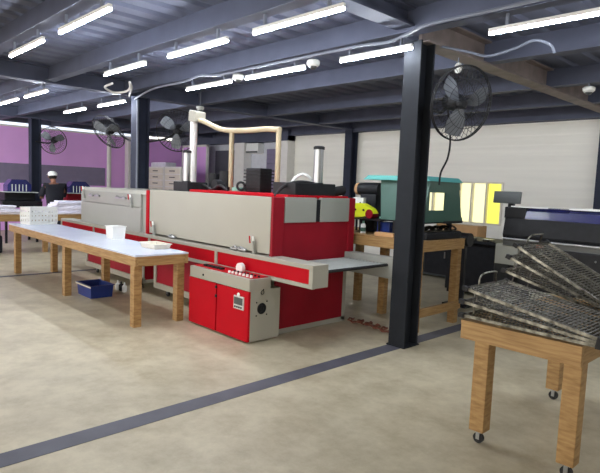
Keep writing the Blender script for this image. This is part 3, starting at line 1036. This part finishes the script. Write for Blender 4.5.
# orange cord on the floor by the column
cc = []
for k in range(70):
    a = k * 0.55
    cc.append((-4.35 + k * 0.0115 + 0.06 * math.cos(a), 5.06 + 0.04 * math.sin(k * 0.07) + 0.07 * math.sin(a), 0.014 + 0.008 * (k % 3)))
o = MB().tube(cc, 0.011, 6).build('extension_cord', 'orange', None, True)
tag(o, 'orange cord lying coiled on the floor between dryer and near column', 'cord')

# ------------------------------------------------------------------ large printer at the right
P = thing('wide_printer', 'wide dark printer with a navy blue lid at the right behind the wire trays', 'printer', (-2.2, 6.9, 0))
px0, px1, py0, py1 = -3.10, -1.15, 6.5, 7.2
MB().prism([(py0, 1.10), (py0 - 0.02, 1.16), (py0 + 0.02, 1.36), (py0 + 0.10, 1.40), (py1, 1.40), (py1, 1.10)], 'x', px0, px1).build('body', 'iron', P)
MB().prism([(py0 + 0.015, 1.365), (py0 + 0.05, 1.46), (py0 + 0.16, 1.50), (py1, 1.50), (py1, 1.40), (py0 + 0.10, 1.40)], 'x', px0 + 0.25, px1).build('lid', 'navy', P)
MB().box(px0 - 0.02, px0 + 0.25, py0 + 0.03, py1, 1.36, 1.50, 0.01).build('end_cover', 'iron', P)
st = MB().box(px0 + 0.06, px0 + 0.5, py0 + 0.03, py0 + 0.06, 1.50, 1.515)
st.build('white_strip', 'plastic', P)
MB().box(px0 + 0.72, px1, py0 + 0.10, py0 + 0.14, 1.50, 1.525).build('white_strip', 'plastic', P)
MB().cyl((px0 + 0.02, py0 - 0.04, 1.11), (px1, py0 - 0.04, 1.11), 0.014).build('front_bar', 'chrome', P, True)
MB().box(px0, px1, py0, py1 - 0.1, 1.02, 1.10, 0.006).build('paper_tray', 'screen', P)
MB().box(px0 - 0.10, px0 + 0.19, py0 + 0.02, py1 - 0.1, 0.78, 1.03, 0.006).build('grey_side_box', 'grey', P)
MB().box(px0 + 0.24, px1, py0 - 0.05, py1 - 0.05, 0.52, 1.03, 0.01).build('front_panel', 'iron', P)
for k in range(4):
    MB().sphere((px0 + 0.5 + k * 0.3, py0 - 0.05, 0.95), 0.012).build('screw', 'chrome', P, True)
MB().box(-2.66, -2.58, py0 - 0.06, py0 - 0.02, 1.035, 1.07).build('orange_switch', 'orange', P)
for xx in (px0 + 0.1, px1 - 0.1):
    l_ = MB().box(xx - 0.05, xx + 0.05, py0 + 0.1, py1 - 0.15, 0.06, 0.80)
    l_.box(xx - 0.06, xx + 0.06, py0, py1, 0.02, 0.08)
    l_.build('leg', 'iron', P)
MN = thing('monitor', 'small grey monitor on a pole left of the wide printer', 'monitor', (-3.12, 6.62, 1.50))
MB().obox((-3.14, 6.62, 1.615), (0.37, 0.03, 0.15), Euler((-0.1, 0, -0.1)), 0.006).build('screen_panel', 'screen', MN)
MB().box(-3.13, -3.06, 6.63, 6.68, 1.50, 1.60).build('pole', 'iron', MN)

# ------------------------------------------------------------------ dark cabinet, bench and box near the window
K = thing('tool_cabinet', 'dark grey cabinet on the floor below the window behind the press table', 'cabinet', (-5.3, 9.3, 0))
MB().box(-6.4, -4.85, 9.05, 9.7, 0.04, 0.76, 0.01).build('carcass', 'screen', K)
for k in range(3):
    d = MB().box(-6.37 + k * 0.51, -5.89 + k * 0.51, 9.03, 9.05, 0.08, 0.74, 0.004).build('door', 'iron', K)
    MB().box(-5.94 + k * 0.51, -5.92 + k * 0.51, 9.01, 9.03, 0.4, 0.52).build('handle', 'chrome', d)
MB().box(-6.42, -4.83, 9.03, 9.72, 0.76, 0.79).build('top', 'wood', K)
N = thing('steel_bench', 'dark bench with metal parts between the press table and printer', 'bench', (-4.3, 8.2, 0))
MB().box(-4.78, -3.75, 7.85, 8.6, 0.86, 0.91, 0.006).build('benchtop', 'iron', N)
MB().box(-4.74, -3.9, 7.95, 8.55, 0.06, 0.86, 0.01).build('cupboard', 'iron', N)
for xx in (-4.6, -4.3, -4.0):
    MB().box(xx - 0.08, xx + 0.08, 7.86, 7.96, 0.91, 0.95, 0.006).build('metal_part', 'galv', N)
for xx in (-4.7, -3.95):
    MB().box(xx - 0.03, xx + 0.03, 8.0, 8.5, 0, 0.06).build('foot', 'iron', N)
o = MB().cyl((-4.85, 7.72, 0.98), (-4.62, 7.72, 0.98), 0.14, seg=24).build('cable_reel', 'iron', None, True)
R_ = thing('black_reel', 'round black reel on a stand beside the right end of the press table', 'reel', (-4.0, 7.2, 0))
bpy.data.objects.remove(o)
MB().cyl((-4.12, 7.2, 0.97), (-3.92, 7.2, 0.97), 0.10, seg=24).build('drum', 'iron', R_, True)
MB().box(-4.04, -3.98, 7.17, 7.23, 0.03, 0.88).box(-4.2, -3.82, 7.0, 7.4, 0, 0.03).build('stand', 'iron', R_)
B = thing('cardboard_box', 'long brown cardboard box under the window by the back wall', 'box', (-5.1, 9.35, 0.79))
MB().box(-5.72, -4.86, 9.15, 9.5, 0.79, 1.05, 0.004).build('carton', 'card', B)
MB().box(-5.72, -4.86, 9.30, 9.35, 1.05, 1.053).build('tape', 'tray', B)

# ------------------------------------------------------------------ far end: racks, pink screen, air conditioner
rk = thing('drawer_rack', 'pale rack of drawers left of the silver cylinder, left of the pair', 'rack', (-16.2, 9.1, 0), 'pale drawer racks')
def mkrack(t, x0, x1):
    MB().box(x0, x1, 8.9, 9.4, 0, 2.1).build('carcass', 'white', t)
    for k in range(10):
        z = 0.08 + k * 0.2
        d = MB().box(x0 + 0.05, x1 - 0.05, 8.88, 8.9, z, z + 0.17, 0.004).build('drawer', 'tray', t)
        MB().box((x0 + x1) / 2 - 0.15, (x0 + x1) / 2 + 0.15, 8.86, 8.88, z + 0.07, z + 0.1).build('handle', 'screen', d)
mkrack(rk, -16.72, -15.72)
r2 = dup(rk, 'pale rack of drawers left of the silver cylinder, right of the pair')
r2.location.x += 1.06
o = MB().box(-16.65, -15.72, 8.95, 9.35, 2.1, 2.25, 0.02).build('folded_stack', 'fabric')
tag(o, 'white folded pile on top of the left pale drawer rack', 'textiles')
ps_ = thing('pink_screen', 'pink partition panel with white frame behind the silver cylinder', 'partition', (-15.9, 10.4, 0))
MB().box(-17.0, -15.5, 10.38, 10.42, 0.05, 2.85).build('panel', 'pink', ps_)
b = MB().box(-17.04, -16.98, 10.36, 10.44, 0, 2.9).box(-15.52, -15.46, 10.36, 10.44, 0, 2.9).box(-17.04, -15.46, 10.36, 10.44, 2.85, 2.92)
b.build('frame', 'white', ps_)
ac = thing('air_conditioner', 'white wall air conditioner above the pale back wall far behind the dryer', 'air conditioner', (-13.4, 10.78, 2.7))
MB().box(-13.72, -13.12, 10.65, 10.9, 2.62, 2.93, 0.03).build('housing', 'plastic', ac)
MB().box(-13.70, -13.14, 10.64, 10.66, 2.63, 2.68).build('vent', 'screen', ac)
o = MB().cyl((-17.4, 7.83, 0), (-17.4, 7.83, 3.06), 0.07).build('white_post', 'white', None, True)
tag(o, 'white post on the pink wall at the end of the grey band', 'post', 'white posts on pink wall')
o = MB().box(-17.55, -17.3, 8.45, 8.75, 0, 3.06).build('white_post', 'white')
tag(o, 'white square post at the pink wall left of the dark column', 'post', 'white posts on pink wall')


# ------------------------------------------------------------------ far left: machines, textiles, person
def emb(label, y0, base_m):
    t = thing('embroidery_machine', label, 'sewing machine', (-14.5, y0 + 0.25, 0), 'blue sewing machines')
    for a, b in ((-14.8, y0 - 0.1), (-14.8, y0 + 0.6), (-14.2, y0 - 0.1), (-14.2, y0 + 0.6)):
        MB().box(a - 0.025, a + 0.025, b - 0.025, b + 0.025, 0, 0.86).build('leg', 'iron', t)
    MB().box(-14.9, -14.1, y0 - 0.2, y0 + 0.7, 0.86, 1.02, 0.01).build('bed', 'iron', t)
    MB().box(-14.75, -14.3, y0 - 0.1, y0 + 0.6, 1.02, 1.22, 0.02).build('body', base_m, t)
    MB().prism([(y0 - 0.02, 1.22), (y0 - 0.02, 1.4), (y0 + 0.08, 1.54), (y0 + 0.40, 1.54), (y0 + 0.52, 1.42), (y0 + 0.52, 1.22)], 'x', -14.7, -14.35).build('head', 'navy', t)
    nb = MB()
    for k in range(5):
        nb.cyl((-14.34, y0 + 0.08 + k * 0.08, 1.25), (-14.34, y0 + 0.08 + k * 0.08, 1.42), 0.012)
    nb.build('needle_bars', 'label', t)
    MB().box(-14.5, -14.12, y0 - 0.15, y0 + 0.62, 1.225, 1.24).build('work_plate', 'label', t)
    return t


emb('blue sewing machine at the far left, left of the person in the white cap', 3.95, 'iron')
emb('blue sewing machine with red front, right of the person in the white cap', 5.42, 'darkred')


def pile(cx, cy, label, n, w, d):
    t = thing('textile_pile', label, 'textiles', (cx, cy, 0.82), 'folded white textile piles')
    z = 0.82
    for k in range(n):
        b = MB()
        r1, r2 = random.uniform(-0.04, 0.04), random.uniform(-0.05, 0.05)
        s = 1 - 0.07 * k
        b.obox((cx + r1, cy + r2, z + 0.018), (w * s, d * s, 0.036), Euler((0, 0, random.uniform(-0.15, 0.15))), 0.014)
        b.build('folded_cloth', 'fabric', t, True)
        z += 0.036
    return t


pile(-12.55, 4.75, 'pile of white folded cloth on the far table right of the crate', 8, 0.6, 1.35)
pile(-12.55, 3.3, 'low pile of white folded cloth on the far table at the left edge', 5, 0.5, 0.75)
o = MB().box(-12.85, -12.4, 2.6, 3.3, 0, 0.38, 0.05).build('cloth_bag', 'shirt', None)
tag(o, 'dark bag on the floor under the far left table', 'bag')


def skin_mesh(name, verts, edges, radii, m, parent, root=0, lvl=2):
    me = bpy.data.meshes.new(name)
    off = Vector((0, 0, 0))
    q_ = parent
    while q_ is not None:
        off += q_.location
        q_ = q_.parent
    me.from_pydata([Vector(v) - off for v in verts], edges, [])
    me.materials.append(MT[m])
    o = bpy.data.objects.new(name, me)
    COL.objects.link(o)
    o.parent = parent
    sk = o.modifiers.new('skin', 'SKIN')
    sk.use_smooth_shade = True
    for i, r in enumerate(radii):
        sv = me.skin_vertices[0].data[i]
        sv.radius = r if isinstance(r, tuple) else (r, r)
        sv.use_root = (i == root)
    ss = o.modifiers.new('sub', 'SUBSURF')
    ss.levels = lvl
    ss.render_levels = lvl
    return o


PX, PY = -13.75, 4.83
pp = thing('person', 'person in black shirt and white cap working with back turned at far left', 'person', (PX, PY, 0))
V, E_, Rd = [], [], []
def add(p, r, par=None):
    V.append((PX + p[0], PY + p[1], p[2]))
    Rd.append(r)
    if par is not None:
        E_.append((par, len(V) - 1))
    return len(V) - 1
# faces -x (towards the wall), leaning a little forward
pel = add((0, 0, 0.92), (0.15, 0.12))
wa = add((-0.02, 0, 1.10), (0.15, 0.11), pel)
chv = add((-0.06, 0, 1.32), (0.18, 0.12), wa)
nb_ = add((-0.10, 0, 1.47), (0.075, 0.07), chv)
nk = add((-0.13, 0, 1.54), (0.055, 0.055), nb_)
h1 = add((-0.17, 0, 1.60), (0.075, 0.08), nk)
h2_ = add((-0.19, 0, 1.67), (0.078, 0.09), h1)
h3 = add((-0.19, 0, 1.72), (0.055, 0.06), h2_)
ns = add((-0.285, 0, 1.63), (0.014, 0.014), h1)
for s in (-1, 1):
    sh_ = add((-0.08, s * 0.19, 1.40), (0.075, 0.07), chv)
    el = add((-0.16, s * 0.27, 1.14), (0.05, 0.05), sh_)
    wr = add((-0.40, s * 0.17, 1.12), (0.034, 0.034), el)
    pa = add((-0.47, s * 0.15, 1.11), (0.03, 0.018), wr)
    for j in range(4):
        f1 = add((-0.53, s * (0.12 + j * 0.02), 1.10), (0.009, 0.009), pa)
        add((-0.565 + 0.008 * abs(j - 1), s * (0.12 + j * 0.02), 1.075), (0.008, 0.008), f1)
    th_ = add((-0.49, s * 0.105, 1.095), (0.010, 0.010), pa)
    add((-0.525, s * 0.10, 1.08), (0.009, 0.009), th_)
    hp = add((0.0, s * 0.09, 0.84), (0.085, 0.09), pel)
    kn_ = add((-0.03, s * 0.11, 0.48), (0.06, 0.06), hp)
    an = add((0.02, s * 0.12, 0.09), (0.042, 0.042), kn_)
    add((-0.14, s * 0.13, 0.045), (0.035, 0.045), an)
body = skin_mesh('body', V, E_, Rd, 'skin', pp)
# shirt and trousers over the body
V, E_, Rd = [], [], []
a = add((0.01, 0, 0.72), (0.22, 0.17))
a1 = add((0, 0, 0.90), (0.215, 0.165), a)
b1 = add((-0.02, 0, 1.10), (0.205, 0.155), a1)
b2_ = add((-0.06, 0, 1.32), (0.225, 0.155), b1)
add((-0.10, 0, 1.47), (0.085, 0.08), b2_)
for s in (-1, 1):
    c1 = add((-0.08, s * 0.20, 1.41), (0.10, 0.095), b2_)
    c2 = add((-0.15, s * 0.275, 1.17), (0.07, 0.07), c1)
    add((-0.36, s * 0.19, 1.125), (0.05, 0.05), c2)
skin_mesh('shirt', V, E_, Rd, 'shirt', body)
V, E_, Rd = [], [], []
a = add((0, 0, 0.93), (0.16, 0.13))
for s in (-1, 1):
    c1 = add((0.0, s * 0.09, 0.82), (0.10, 0.105), a)
    c2 = add((-0.03, s * 0.11, 0.48), (0.075, 0.075), c1)
    add((0.02, s * 0.12, 0.10), (0.06, 0.06), c2)
skin_mesh('trousers', V, E_, Rd, 'trousers', body)
MB().sphere((PX - 0.165, PY, 1.655), 0.1, (1.0, 0.95, 1.05)).build('hair', 'hair', body, True)
cp = MB().sphere((PX - 0.175, PY, 1.70), 0.112, (1.05, 1.0, 0.75))
cp.prism([(PX - 0.40, PY - 0.07), (PX - 0.26, PY - 0.10), (PX - 0.26, PY + 0.10), (PX - 0.40, PY + 0.07)], 'z', 1.685, 1.697)
cp.build('cap', 'plastic', body, True)
for s in (-1, 1):
    MB().sphere((PX - 0.19, PY + s * 0.098, 1.63), 0.03, (0.6, 0.35, 1)).build('ear', 'skin', body, True)
    MB().sphere((PX - 0.262, PY + s * 0.032, 1.65), 0.012).build('eye', 'plastic', body, True)
